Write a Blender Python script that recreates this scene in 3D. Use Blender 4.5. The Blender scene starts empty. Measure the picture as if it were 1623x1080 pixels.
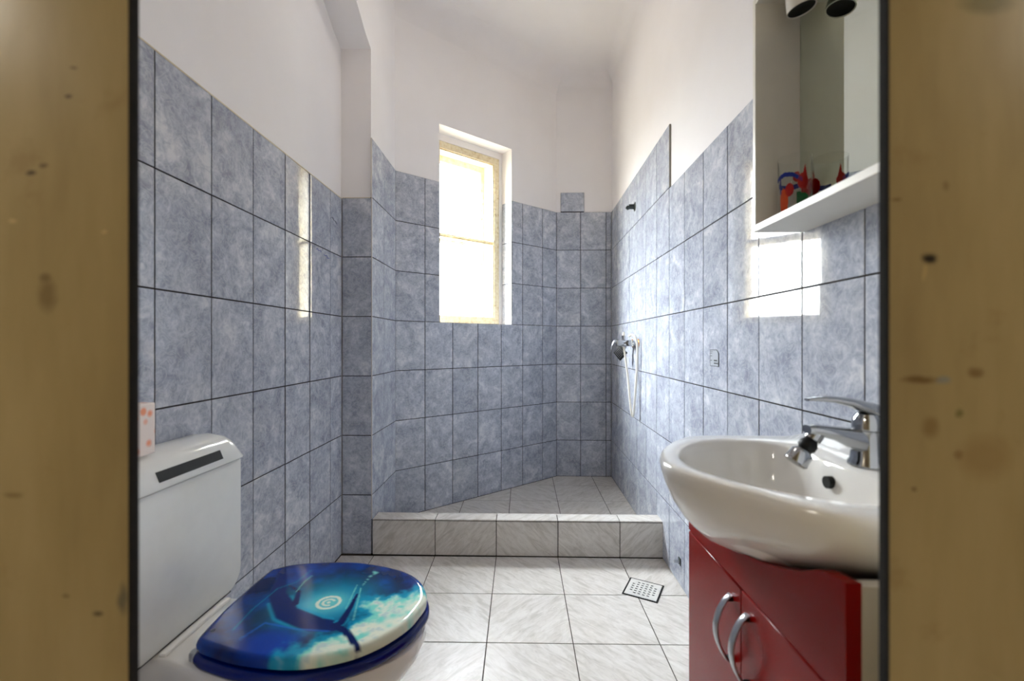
import bpy, bmesh, math, random
from mathutils import Vector, Matrix
PI = math.pi
random.seed(7)
scn = bpy.context.scene
COL = scn.collection

# ------------------------------------------------------------------ camera, world, lights, exposure
cam_d = bpy.data.cameras.new('camera'); cam = bpy.data.objects.new('camera', cam_d); COL.objects.link(cam)
cam.location = (0, 0, 1.0647); cam.rotation_euler = (PI/2, 0, 0.025)
cam_d.sensor_width = 36.0; cam_d.lens = 15.524; cam_d.shift_y = 0.00272
cam_d.clip_start = 0.02; cam_d.clip_end = 200
cam_d.dof.use_dof = True; cam_d.dof.focus_distance = 2.1; cam_d.dof.aperture_fstop = 2.8
scn.camera = cam

SKY = 118.0
w = bpy.data.worlds.new('overcast_sky'); scn.world = w; w.use_nodes = True
nt = w.node_tree; nt.nodes.clear()
wo = nt.nodes.new('ShaderNodeOutputWorld'); bg = nt.nodes.new('ShaderNodeBackground')
tc = nt.nodes.new('ShaderNodeTexCoord'); sp = nt.nodes.new('ShaderNodeSeparateXYZ')
rp = nt.nodes.new('ShaderNodeValToRGB'); mr = nt.nodes.new('ShaderNodeMapRange')
nt.links.new(tc.outputs['Generated'], sp.inputs[0]); nt.links.new(sp.outputs[2], mr.inputs[0])
mr.inputs[1].default_value = -1; mr.inputs[2].default_value = 1
nt.links.new(mr.outputs[0], rp.inputs[0]); nt.links.new(rp.outputs[0], bg.inputs[0])
cr = rp.color_ramp          # position = (sin(elevation)+1)/2: dim ground, brighter towards the zenith
cr.elements[0].position = 0.485; cr.elements[0].color = (0.06, 0.055, 0.05, 1)
cr.elements[1].position = 0.515; cr.elements[1].color = (0.20, 0.20, 0.20, 1)
for p_, c_ in ((0.75, (0.64, 0.67, 0.73, 1)), (1.0, (1.0, 1.04, 1.14, 1))):
    q_ = cr.elements.new(p_); q_.color = c_
bg.inputs[1].default_value = SKY
nt.links.new(bg.outputs[0], wo.inputs[0])

WANG = 0.7032; WP = (-0.765, 2.62)             # the slanted window wall: direction and start
def wpt(s, t, z=0.0): return Vector((WP[0]+math.cos(WANG)*s-math.sin(WANG)*t, WP[1]+math.sin(WANG)*s+math.cos(WANG)*t, z))
pl = bpy.data.lights.new('window_portal', 'AREA'); pl.shape = 'RECTANGLE'; pl.size = 0.62; pl.size_y = 1.3
pl.cycles.is_portal = True
po = bpy.data.objects.new('window_portal', pl); COL.objects.link(po)
po.location = wpt(0.61, 0.37, 1.83)
po.rotation_euler = (PI/2, 0, WANG)
po.rotation_euler = Vector((math.sin(WANG), -math.cos(WANG), 0)).to_track_quat('-Z', 'Z').to_euler()
# two unseen fill lights added in the hall to light the casing boards
for hx in (-1.25, 1.25):
    hl = bpy.data.lights.new('hall_fill_light', 'AREA'); hl.shape = 'DISK'; hl.size = 0.30; hl.energy = 4.6; hl.color = (1.0, 0.92, 0.80)
    ho = bpy.data.objects.new('hall_fill_light', hl); COL.objects.link(ho); ho.location = (hx, -0.08, 1.95)
# unseen fill light added under the bathroom ceiling to lift the upper walls
bl = bpy.data.lights.new('bathroom_fill_light', 'AREA'); bl.shape = 'DISK'; bl.size = 0.30; bl.energy = 1.5; bl.color = (1.0, 0.95, 0.88)
bo = bpy.data.objects.new('bathroom_fill_light', bl); COL.objects.link(bo); bo.location = (-0.10, 1.95, 3.12)

vs = scn.view_settings
scn.display_settings.display_device = 'sRGB'
vs.view_transform = 'Standard'; vs.look = 'None'; vs.gamma = 1.0; vs.use_curve_mapping = False
vs.exposure = 0.66
cy = scn.cycles
cy.max_bounces = 14; cy.diffuse_bounces = 9; cy.glossy_bounces = 6; cy.transmission_bounces = 8; cy.transparent_max_bounces = 16
cy.caustics_reflective = False; cy.caustics_refractive = False
cy.sample_clamp_indirect = 8.0; cy.use_denoising = True

# ------------------------------------------------------------------ helpers: materials
def lin(c):
    return tuple((v/255/12.92 if v/255 <= 0.04045 else ((v/255+0.055)/1.055)**2.4) for v in c)+(1,)
class NT:
    def __init__(s, name):
        s.m = bpy.data.materials.new(name); s.m.use_nodes = True; s.t = s.m.node_tree
        s.b = s.t.nodes['Principled BSDF']; s.out = s.t.nodes['Material Output']
    def n(s, typ, **kw):
        nd = s.t.nodes.new(typ)
        for k, v in kw.items():
            if k.startswith('i_'):
                key = k[2:]; key = int(key) if key.isdigit() else key
                s.set(nd.inputs[key], v)
            else: setattr(nd, k, v)
        return nd
    def set(s, inp, v):
        if isinstance(v, bpy.types.NodeSocket): s.t.links.new(v, inp)
        elif isinstance(v, bpy.types.Node): s.t.links.new(v.outputs[0], inp)
        else: inp.default_value = v
    def P(s, **kw):
        for k, v in kw.items(): s.set(s.b.inputs[k.replace('_', ' ')], v)
    def obj(s): return s.n('ShaderNodeTexCoord').outputs['Object']
    def noise(s, vec, scale, detail=4, rough=0.5, dist=0.0, dim='3D'):
        nd = s.n('ShaderNodeTexNoise'); s.set(nd.inputs['Vector'], vec)
        nd.inputs['Scale'].default_value = scale; nd.inputs['Detail'].default_value = detail
        nd.inputs['Roughness'].default_value = rough; nd.inputs['Distortion'].default_value = dist
        return nd.outputs['Fac']
    def ramp(s, fac, stops):
        nd = s.n('ShaderNodeValToRGB'); s.set(nd.inputs[0], fac); cr = nd.color_ramp
        while len(cr.elements) < len(stops): cr.elements.new(0.5)
        for el, (p, c) in zip(cr.elements, stops): el.position = p; el.color = c if len(c) == 4 else tuple(c)+(1,)
        return nd.outputs[0]
    def mix(s, fac, a, b, mode='MIX'):
        nd = s.n('ShaderNodeMix', data_type='RGBA', blend_type=mode)
        s.set(nd.inputs[0], fac); s.set(nd.inputs[6], a); s.set(nd.inputs[7], b); return nd.outputs[2]
    def math(s, op, a, b=0.0, clamp=False):
        nd = s.n('ShaderNodeMath', operation=op, use_clamp=clamp); s.set(nd.inputs[0], a); s.set(nd.inputs[1], b); return nd.outputs[0]
    def vmath(s, op, a, b):
        nd = s.n('ShaderNodeVectorMath', operation=op); s.set(nd.inputs[0], a); s.set(nd.inputs[1], b); return nd.outputs[0]
    def bump(s, h, strength, dist=0.002):
        nd = s.n('ShaderNodeBump'); nd.inputs['Strength'].default_value = strength; nd.inputs['Distance'].default_value = dist
        s.set(nd.inputs['Height'], h); s.set(s.b.inputs['Normal'], nd.outputs[0])
    def spot(s, vec, c, r, soft=0.5):
        # 1 inside an elliptical stain at c with radii r (a zero radius axis is ignored)
        d = s.vmath('SUBTRACT', vec, c); q = s.vmath('MULTIPLY', d, tuple((1/x if x else 0) for x in r))
        l = s.n('ShaderNodeVectorMath', operation='LENGTH'); s.set(l.inputs[0], q)
        m = s.n('ShaderNodeMapRange'); s.set(m.inputs[0], l.outputs['Value']); m.inputs[1].default_value = 1.0; m.inputs[2].default_value = 1-soft
        m.inputs[3].default_value = 0; m.inputs[4].default_value = 1
        return m.outputs[0]
def plain(name, rgb, rough=0.5, metal=0.0, coat=0.0, var=0.04, scale=30, bump=0.0):
    t = NT(name); c = lin(rgb)
    f = t.noise(t.obj(), scale, 3)
    lo = tuple(v*(1-var) for v in c[:3])+(1,); hi = tuple(min(1, v*(1+var)) for v in c[:3])+(1,)
    t.P(Base_Color=t.ramp(f, [(0.3, lo), (0.7, hi)]), Roughness=rough, Metallic=metal, Coat_Weight=coat)
    if bump: t.bump(f, bump, 0.001)
    return t.m

def m_wall_tile():
    t = NT('blue_marbled_wall_tile')
    oi = t.n('ShaderNodeObjectInfo')
    off = t.vmath('MULTIPLY', oi.outputs['Location'], (7.3, 7.3, 7.3))
    v = t.vmath('ADD', t.obj(), off)
    n1 = t.noise(v, 8, 6, 0.62, 1.0)
    n2 = t.noise(v, 34, 5, 0.6, 1.2)
    f = t.math('ADD', t.math('MULTIPLY', n1, 0.6), t.math('MULTIPLY', n2, 0.4))
    c = t.ramp(f, [(0.36, lin((142, 147, 162))), (0.46, lin((164, 169, 183))), (0.54, lin((182, 187, 199))), (0.63, lin((212, 214, 219)))])
    wisp = t.n('ShaderNodeTexNoise'); t.set(wisp.inputs['Vector'], v); wisp.inputs['Scale'].default_value = 24
    wisp.inputs['Detail'].default_value = 3; wisp.inputs['Distortion'].default_value = 2.2
    ridge = t.math('SUBTRACT', 1.0, t.math('MULTIPLY', t.math('ABSOLUTE', t.math('SUBTRACT', wisp.outputs['Fac'], 0.5)), 14.0), True)
    c = t.mix(t.math('MULTIPLY', ridge, 0.34), c, lin((214, 217, 221)))
    hv = t.math('ADD', 0.93, t.math('MULTIPLY', oi.outputs['Random'], 0.10))
    c = t.mix(1.0, c, t.n('ShaderNodeCombineXYZ', i_0=hv, i_1=hv, i_2=hv).outputs[0], 'MULTIPLY')
    t.P(Base_Color=c, Roughness=0.035)
    t.b.inputs['IOR'].default_value = 1.5
    h = t.noise(v, 26, 2, 0.5, 0.6)
    t.bump(h, 0.05, 0.0015)
    return t.m
def m_floor_tile():
    t = NT('grey_veined_floor_tile')
    oi = t.n('ShaderNodeObjectInfo')
    ang = t.math('ADD', t.math('MULTIPLY', t.math('FLOOR', t.math('MULTIPLY', oi.outputs['Random'], 3.99)), PI/2), 0.75)
    rot = t.n('ShaderNodeVectorRotate', rotation_type='Z_AXIS'); t.set(rot.inputs['Vector'], t.obj()); t.set(rot.inputs['Angle'], ang)
    v = t.vmath('ADD', rot.outputs[0], t.vmath('MULTIPLY', oi.outputs['Location'], (5.1, 5.1, 5.1)))
    w1 = t.vmath('MULTIPLY', v, (1.0, 4.2, 1.5))
    n1 = t.noise(w1, 9, 6, 0.6, 1.0)
    n2 = t.noise(v, 5, 3, 0.5)
    c = t.ramp(n1, [(0.34, lin((190, 185, 178))), (0.46, lin((208, 203, 197))), (0.60, lin((220, 216, 211)))])
    ridge = t.math('SUBTRACT', 1.0, t.math('MULTIPLY', t.math('ABSOLUTE', t.math('SUBTRACT', t.noise(w1, 7, 4, 0.6, 1.6), 0.52)), 22.0), True)
    c = t.mix(t.math('MULTIPLY', ridge, 0.20), c, lin((150, 142, 134)))
    c = t.mix(t.math('MULTIPLY', n2, 0.22), c, lin((186, 176, 160)))
    t.P(Base_Color=c, Roughness=0.38); t.b.inputs['Specular IOR Level'].default_value = 0.35
    t.bump(n1, 0.06, 0.0015)
    return t.m
def m_plaster():
    t = NT('white_plaster')
    v = t.obj(); n1 = t.noise(v, 1.6, 4, 0.55); n2 = t.noise(v, 90, 3)
    c = t.ramp(n1, [(0.3, lin((236, 232, 231))), (0.7, lin((242, 239, 239)))])
    t.P(Base_Color=c, Roughness=0.85); t.bump(t.noise(v, 9, 3), 0.10, 0.01)
    return t.m
def m_jamb():
    t = NT('yellowed_gloss_paint')
    v = t.obj()
    n1 = t.noise(t.vmath('MULTIPLY', v, (6, 6, 1.2)), 2.2, 5, 0.6)
    n2 = t.noise(v, 55, 4)
    c = t.ramp(n1, [(0.3, lin((164, 147, 104))), (0.5, lin((177, 161, 116))), (0.72, lin((189, 173, 129)))])
    c = t.mix(t.math('MULTIPLY', t.ramp(t.noise(v, 14, 5, 0.65), [(0.62, (0, 0, 0)), (0.74, (1, 1, 1))]), 0.35), c, lin((150, 124, 78)))
    # stains and knocks, (centre, radii, colour, strength) at the height of the board
    S = [((-0.4577, .40, 1.223), (0.0065, 0, 0.003), (64, 52, 36), 0.9),
         ((-0.4468, .40, 1.23), (0.006, 0, 0.0025), (84, 70, 50), 0.75),
         ((-0.4227, .40, 1.2942), (0.005, 0, 0.0025), (74, 62, 44), 0.8),
         ((-0.4179, .40, 1.3206), (0.005, 0, 0.002), (90, 76, 50), 0.6),
         ((-0.4426, .40, 1.1096), (0.012, 0, 0.02), (116, 96, 60), 0.6),
         ((-0.4444, .40, 1.126), (0.007, 0, 0.005), (96, 80, 50), 0.5),
         ((-0.4758, .40, 1.1791), (0.006, 0, 0.003), (226, 206, 150), 0.6),
         ((-0.3885, .40, 1.1679), (0.004, 0, 0.0025), (226, 206, 150), 0.6),
         ((-0.3705, .40, 0.8276), (0.006, 0, 0.018), (104, 104, 88), 0.8),
         ((-0.3945, .40, 0.8138), (0.006, 0, 0.003), (80, 74, 56), 0.8),
         ((-0.4245, .40, 0.8298), (0.005, 0, 0.003), (96, 84, 54), 0.5),
         ((-0.4758, .40, 0.9232), (0.012, 0, 0.004), (120, 98, 58), 0.5),
         ((0.3596, .40, 1.1398), (0.008, 0, 0.006), (34, 25, 16), 0.98),
         ((0.3557, .40, 1.1281), (0.0025, 0, 0.009), (214, 190, 130), 0.5),
         ((0.3716, .40, 1.032), (0.008, 0, 0.005), (150, 154, 144), 1),
         ((0.3508, .40, 1.0325), (0.02, 0, 0.0045), (108, 80, 36), 0.8),
         ((0.3998, .40, 1.0387), (0.009, 0, 0.006), (118, 90, 44), 0.7),
         ((0.3852, .40, 1.003), (0.0045, 0, 0.005), (112, 112, 60), 0.8),
         ((0.3607, .40, 0.9901), (0.01, 0, 0.012), (132, 104, 54), 0.6),
         ((0.4069, .40, 0.9641), (0.03, 0, 0.025), (150, 120, 70), 0.4),
         ((0.3454, .40, 0.9352), (0.003, 0, 0.003), (92, 74, 38), 0.7),
         ((0.4096, .40, 1.365), (0.03, 0, 0.012), (104, 104, 56), 0.6),
         ((0.3311, .40, 1.1925), (0.005, 0, 0.002), (112, 90, 44), 0.7),
         ((0.3852, .40, 0.9657), (0.006, 0, 0.005), (128, 100, 52), 0.6),
         ((0.3743, .40, 1.2039), (0.004, 0, 0.006), (128, 108, 64), 0.6)]
    wob = t.vmath('ADD', v, t.vmath('MULTIPLY', t.n('ShaderNodeTexNoise', i_Vector=v, i_Scale=70.0).outputs['Color'], (.006, 0, .004)))
    wob = t.vmath('SUBTRACT', wob, (.003, 0, .002))
    for cpt, r, col, k in S:
        c = t.mix(t.math('MULTIPLY', t.spot(wob, cpt, r, 0.6), k), c, lin(col))
    t.P(Base_Color=c, Roughness=0.34); t.bump(t.noise(v, 16, 4), 0.12, 0.003)
    return t.m
def m_window_paint():
    t = NT('cream_window_paint'); v = t.obj()
    n = t.noise(v, 40, 5, 0.65)
    c = t.ramp(n, [(0.30, lin((176, 148, 98))), (0.40, lin((220, 203, 164))), (0.6, lin((232, 221, 192)))])
    t.P(Base_Color=c, Roughness=0.45); t.bump(n, 0.3, 0.002)
    return t.m
def m_pane():
    t = NT('clear_pane'); t.t.nodes.remove(t.b)
    tr = t.n('ShaderNodeBsdfTransparent'); gl = t.n('ShaderNodeBsdfGlossy'); gl.inputs['Roughness'].default_value = 0.02
    fr = t.n('ShaderNodeFresnel'); fr.inputs[0].default_value = 1.45
    mx = t.n('ShaderNodeMixShader'); tr.inputs[0].default_value = (.97, .98, .97, 1)
    t.set(mx.inputs[0], t.math('MULTIPLY', fr.outputs[0], t.math('SUBTRACT', 1.0, t.n('ShaderNodeNewGeometry').outputs['Backfacing']))); t.t.links.new(tr.outputs[0], mx.inputs[1]); t.t.links.new(gl.outputs[0], mx.inputs[2])
    t.t.links.new(mx.outputs[0], t.out.inputs[0]); return t.m
def m_tumbler():
    t = NT('clear_tumbler'); t.t.nodes.remove(t.b)
    tr = t.n('ShaderNodeBsdfTransparent'); tr.inputs[0].default_value = (.985, .99, .985, 1)
    gl = t.n('ShaderNodeBsdfGlossy'); gl.inputs['Roughness'].default_value = 0.03
    lw = t.n('ShaderNodeLayerWeight'); lw.inputs[0].default_value = 0.25
    mx = t.n('ShaderNodeMixShader'); t.set(mx.inputs[0], t.math('MULTIPLY', t.math('MULTIPLY', lw.outputs['Fresnel'], 1.4), t.math('SUBTRACT', 1.0, t.n('ShaderNodeNewGeometry').outputs['Backfacing'])))
    t.t.links.new(tr.outputs[0], mx.inputs[1]); t.t.links.new(gl.outputs[0], mx.inputs[2])
    t.t.links.new(mx.outputs[0], t.out.inputs[0]); return t.m
def m_mirror():
    t = NT('mirror_silver'); t.P(Base_Color=(.74, .80, .72, 1), Metallic=1.0, Roughness=0.015); return t.m
def m_box_print():
    t = NT('orange_blotch_print'); v = t.obj()
    vo = t.n('ShaderNodeTexVoronoi'); t.set(vo.inputs['Vector'], v); vo.inputs['Scale'].default_value = 38
    f = t.ramp(vo.outputs['Distance'], [(0.28, (1, 1, 1)), (0.46, (0, 0, 0))])
    c = t.mix(f, lin((240, 226, 218)), lin((240, 156, 118)))
    t.P(Base_Color=c, Roughness=0.5); return t.m

def lowspec(m, v):
    m.node_tree.nodes['Principled BSDF'].inputs['Specular IOR Level'].default_value = v; return m
M = dict(
    tile=m_wall_tile(), ftile=m_floor_tile(), plaster=m_plaster(), jamb=m_jamb(), wpaint=m_window_paint(), pane=m_pane(),
    grout=plain('dark_grout', (36, 30, 27), 0.9, var=.25, scale=60), fgrout=plain('brown_floor_grout', (66, 56, 46), 0.9, var=.3, scale=40),
    black=plain('black_edge', (17, 14, 10), 0.95, var=.5, scale=80, bump=.4), hallwall=plain('hall_plaster', (205, 196, 180), 0.9),
    ceramic=plain('white_ceramic', (232, 230, 226), 0.06, coat=.4, var=.01), tank=plain('white_tank_plastic', (228, 229, 226), 0.10, var=.015),
    blueplastic=lowspec(plain('dark_blue_seat', (0, 22, 104), 0.12, coat=.0, var=.06), .35), blackplastic=lowspec(plain('black_plastic', (14, 13, 13), 0.5), .25),
    red=lowspec(plain('red_lacquer', (124, 8, 6), 0.26, coat=.0, var=.05, scale=6), .13), carcass=plain('off_white_carcass', (186, 180, 168), 0.45, var=.02), white=plain('white_laminate', (232, 228, 217), 0.35, var=.015),
    chrome=plain('chrome', (176, 178, 180), 0.07, 1.0, var=.02), satin=plain('satin_metal', (186, 188, 192), 0.28, 1.0, var=.04),
    dark=plain('dark_metal', (70, 76, 74), 0.35, 0.8, var=.2), mirror=m_mirror(), tumbler=m_tumbler(),
    hose=plain('white_plastic_hose', (236, 232, 222), 0.3, var=.03), steel=plain('stainless_plate', (218, 216, 210), 0.35, 0.15, var=.05),
    p_blue=plain('blue_print', (24, 50, 160), 0.3), p_red=plain('red_print', (200, 24, 22), 0.3), p_orange=plain('orange_print', (236, 92, 24), 0.3),
    p_green=plain('green_print', (10, 104, 44), 0.3), box=m_box_print(), ink=plain('grey_ink', (60, 64, 66), 0.6), label=plain('clear_label_film', (168, 174, 182), 0.3),
    bluepen=plain('blue_pen', (44, 60, 160), 0.7), lampglass=plain('unlit_lamp_face', (96, 92, 84), 0.25), brass=plain('tarnished_brass', (176, 110, 52), 0.3, 0.9),
    hole=plain('hole_black', (10, 10, 10), 0.9), bead=plain('white_corner_bead', (214, 208, 202), 0.5), mortar=plain('grey_mortar', (150, 144, 134), 0.9), caulk=plain('cream_caulk', (214, 202, 176), 0.6))

# ------------------------------------------------------------------ helpers: meshes and objects
def link(name, me, mat, parent=None, loc=(0, 0, 0), rz=0.0):
    o = bpy.data.objects.new(name, me); COL.objects.link(o); o.location = loc; o.rotation_euler = (0, 0, rz)
    if mat is not None and not me.materials: me.materials.append(mat)
    if parent: o.parent = parent
    return o
def smooth(me, ang=35):
    for p in me.polygons: p.use_smooth = True
    bm = bmesh.new(); bm.from_mesh(me)
    for ed in bm.edges:
        if len(ed.link_faces) == 2 and ed.calc_face_angle(0) > math.radians(ang): ed.smooth = False
    bm.to_mesh(me); bm.free()
def fin(bm, name, mat, parent=None, loc=(0, 0, 0), rz=0.0, sm=None):
    bmesh.ops.recalc_face_normals(bm, faces=bm.faces)
    me = bpy.data.meshes.new(name); bm.to_mesh(me); bm.free()
    if sm: smooth(me, sm)
    return link(name, me, mat, parent, loc, rz)
def tag(o, label=None, cat=None, group=None, kind=None):
    if label: o['label'] = label
    if cat: o['category'] = cat
    if group: o['group'] = group
    if kind: o['kind'] = kind
    return o
def empty(name, loc=(0, 0, 0), rz=0.0):
    o = bpy.data.objects.new(name, None); COL.objects.link(o); o.location = loc; o.rotation_euler = (0, 0, rz); o.empty_display_size = .05; return o
def bbox(bm, a, b, bev=0.0, seg=2):
    r = bmesh.ops.create_cube(bm, size=1.0); vs_ = r['verts']
    for v in vs_: v.co = Vector((a[i]+(v.co[i]+.5)*(b[i]-a[i]) for i in range(3)))
    if bev:
        es = list({ed for v in vs_ for ed in v.link_edges})
        bmesh.ops.bevel(bm, geom=es, offset=bev, segments=seg, profile=.5, affect='EDGES')
    return vs_
def box(name, a, b, mat, parent=None, bev=0.0, seg=2, loc=(0, 0, 0), rz=0.0):
    bm = bmesh.new(); bbox(bm, a, b, bev, seg); return fin(bm, name, mat, parent, loc, rz, 40 if bev else None)
def loft(bm, rings, cap0=True, cap1=True, closed=True):
    L = [[bm.verts.new(p) for p in r] for r in rings]
    n = len(L[0])
    for a, b in zip(L, L[1:]):
        for i in range(n if closed else n-1):
            j = (i+1) % n; bm.faces.new((a[i], a[j], b[j], b[i]))
    if cap0: bm.faces.new(L[0][::-1])
    if cap1: bm.faces.new(L[-1])
    return L
def tube(bm, pts, r, n=10, caps=True):
    pts = [Vector(p) for p in pts]; rs = r if isinstance(r, (list, tuple)) else [r]*len(pts)
    rings = []; up = None
    for i, p in enumerate(pts):
        d = (pts[min(i+1, len(pts)-1)]-pts[max(i-1, 0)]).normalized()
        if up is None: up = Vector((0, 0, 1)) if abs(d.z) < .9 else Vector((1, 0, 0))
        a = (up-d*up.dot(d)).normalized(); b = d.cross(a); up = a
        rings.append([p+(a*math.cos(2*PI*k/n)+b*math.sin(2*PI*k/n))*rs[i] for k in range(n)])
    loft(bm, rings, caps, caps)
def spline(ctrl, n=8):
    P = [Vector(p) for p in ctrl]; P = [P[0]*2-P[1]]+P+[P[-1]*2-P[-2]]; out = []
    for i in range(1, len(P)-2):
        for k in range(n):
            t = k/n; a, b, c, d = P[i-1:i+3]
            out.append(.5*((2*b)+(c-a)*t+(2*a-5*b+4*c-d)*t*t+(3*b-a-3*c+d)*t**3))
    out.append(P[-2]); return out
def lathe(bm, prof, c=(0, 0, 0), axis='Z', n=32, cap=False):
    rings = []
    for r, h in prof:
        rg = []
        for k in range(n):
            a = 2*PI*k/n; q = (r*math.cos(a), r*math.sin(a), h)
            if axis == 'X': q = (h, q[0], q[1])
            if axis == 'Y': q = (q[0], h, q[1])
            rg.append(Vector(q)+Vector(c))
        rings.append(rg)
    loft(bm, rings, cap, cap)

TW = {}
def tile_mesh(wd, ht, th=0.002):
    k = (round(wd, 4), round(ht, 4))
    if k in TW: return TW[k]
    b = .0009; V = []; 
    for (y, i) in ((th, 0), (b, 0), (0, b)):
        V += [(i, y, i), (wd-i, y, i), (wd-i, y, ht-i), (i, y, ht-i)]
    F = [(8, 9, 10, 11)]
    for s in (0, 4):
        for i in range(4):
            j = (i+1) % 4; F.append((s+i, s+j, s+4+j, s+4+i))
    me = bpy.data.meshes.new('tile'); me.from_pydata(V, [], F); me.update()
    bm = bmesh.new(); bm.from_mesh(me); bmesh.ops.recalc_face_normals(bm, faces=bm.faces)
    for f in bm.faces:
        if len(f.verts) == 4 and all(abs(v.co.y) < 1e-6 for v in f.verts) and f.normal.y > 0:
            bmesh.ops.reverse_faces(bm, faces=bm.faces); break
    bm.to_mesh(me); bm.free()
    me.materials.append(M['tile']); TW[k] = me; return me
J = 0.0040
def tile_panel(parent, org, ang, cols, rows, grout=True):
    """tiles on a vertical face; org = point of the tile FACE plane where s = 0; ang = direction of s; the room is at local -y"""
    dx, dy = math.cos(ang), math.sin(ang)
    for s0, s1 in zip(cols, cols[1:]):
        for z0, z1 in zip(rows, rows[1:]):
            wd, ht = s1-s0-J, z1-z0-J
            if wd < .008 or ht < .008: continue
            a = s0+J/2; jit = random.uniform(-.0003, .0003)
            o = link('tile', tile_mesh(wd, ht), None, parent, (org[0]+dx*a-dy*jit, org[1]+dy*a+dx*jit, z0+J/2), ang)
            o.rotation_euler = (random.uniform(-.0012, .0012), 0, ang+random.uniform(-.0018, .0018))
    if grout:
        box('grout', (cols[0], .0021, rows[0]), (cols[-1], .0079, rows[-1]-.001), M['grout'], parent, loc=(org[0], org[1], 0), rz=ang)

def clip(poly, a, b, c):      # keep a*x+b*y <= c
    out = []
    for i in range(len(poly)):
        p, q = poly[i], poly[(i+1) % len(poly)]
        dp, dq = a*p[0]+b*p[1]-c, a*q[0]+b*q[1]-c
        if dp <= 0: out.append(p)
        if (dp < 0) != (dq < 0) and abs(dp-dq) > 1e-9:
            t = dp/(dp-dq); out.append((p[0]+t*(q[0]-p[0]), p[1]+t*(q[1]-p[1])))
    return out
def flat_tile(parent, poly, z, th=0.002, mat=None):
    if len(poly) < 3: return
    ar = abs(sum(poly[i][0]*poly[(i+1) % len(poly)][1]-poly[(i+1) % len(poly)][0]*poly[i][1] for i in range(len(poly))))/2
    if ar < .0004: return
    cx = sum(p[0] for p in poly)/len(poly); cy_ = sum(p[1] for p in poly)/len(poly)
    bm = bmesh.new(); k = 1-.004
    R = lambda f, h: [Vector(((p[0]-cx)*f, (p[1]-cy_)*f, h)) for p in poly]
    loft(bm, [R(1, -th), R(1, -.0006), R(k, 0)])
    fin(bm, 'tile', mat or M['ftile'], parent, (cx, cy_, z+random.uniform(-.0002, .0002)))

# ------------------------------------------------------------------ the room
XL, XP, XR, XRn = -0.913, -0.760, 0.700, 0.711    # left wall, pier side, right wall at the back, right wall near
YP, YB, H = 2.2045, 3.495, 3.17
RA = -PI/2 - 0.0048                            # direction of the right wall, from back to front
RO = (0.6958, 3.495)
def rpt(s): return (RO[0]+math.cos(RA)*s, RO[1]+math.sin(RA)*s)

floor = box('floor', (-1.15, .30, -.12), (.95, 2.2915, -.0021), M['fgrout']); tag(floor, kind='structure')
GX = [-.9130, -.7474, -.4405, -.1336, .1733, .4802, .697]; GY = [2.1995, 1.8741, 1.5672, 1.2603, .9534, .6465, .475]
FA = .0071
def frot(x, y): return (x+.0071*(2.18-y)*0-0*y, y+.0071*(x+.13))
jf = .0036
for x0, x1 in zip(GX, GX[1:]):
    for y1, y0 in zip(GY, GY[1:]):
        xs = [x0+jf/2, x1-jf/2]; ys = [y0+jf/2, y1-jf/2]
        poly = [(xs[0], ys[0]), (xs[1], ys[0]), (xs[1], ys[1]), (xs[0], ys[1])]
        poly = [(a+.0071*(2.18-b), b+.0071*(a+.13)) for a, b in poly]
        poly = clip(poly, 0, 1, 2.1995); poly = clip(poly, -1, 0, .912); poly = clip(poly, 1, 0, .699)
        # the drain is set across the corner of two tiles: cut is hidden under its rim
        flat_tile(floor, poly, 0)

# shower floor
sf = box('floor_shower', (-.80, 2.292, -.10), (.74, 3.55, .0129), M['fgrout']); tag(sf, kind='structure')
SX = [-.76, -.7025, -.395, -.087, .2295, .5400, .697]; SY = [2.292, 2.63, 2.9445, 3.2670, 3.4945]
for x0, x1 in zip(SX, SX[1:]):
    for y0, y1 in zip(SY, SY[1:]):
        poly = [(x0+jf/2, y0+jf/2), (x1-jf/2, y0+jf/2), (x1-jf/2, y1-jf/2), (x0+jf/2, y1-jf/2)]
        n = (-math.sin(WANG), math.cos(WANG)); poly = clip(poly, n[0], n[1], n[0]*WP[0]+n[1]*WP[1]-.001)
        flat_tile(sf, poly, .015)

# curb between the room and the shower
curb = box('shower_curb', (-.757, 2.2065, .0005), (.6965, 2.2905, .176), M['fgrout']); tag(curb, 'low tiled curb across the front of the shower', 'curb', kind='structure')
CX = [-.757, -.4405, -.1336, .1733, .4802, .696]
curb_tile = {}
for x0, x1 in zip(CX, CX[1:]):
    bm = bmesh.new(); bbox(bm, (x0+jf/2, -.006, .004), (x1-jf/2, 0, .1735), .0015, 1)
    cx = (x0+x1)/2
    for v in bm.verts: v.co.x -= cx
    me = bpy.data.meshes.new('tile'); bmesh.ops.recalc_face_normals(bm, faces=bm.faces)
    # lay the tile texture flat: mesh built horizontally and turned upright
    for v in bm.verts: v.co = Vector((v.co.x, v.co.z, -v.co.y))
    bm.to_mesh(me); bm.free(); me.materials.append(M['ftile'])
    o = link('tile', me, None, curb, (cx, 2.2060, 0)); o.rotation_euler = (PI/2, 0, 0)
    bm = bmesh.new(); bbox(bm, (x0+jf/2-cx, -.044, -.003), (x1-jf/2-cx, .042, .003), .0012, 1)
    fin(bm, 'tile', M['ftile'], curb, (cx, 2.2460, .1795))

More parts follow.
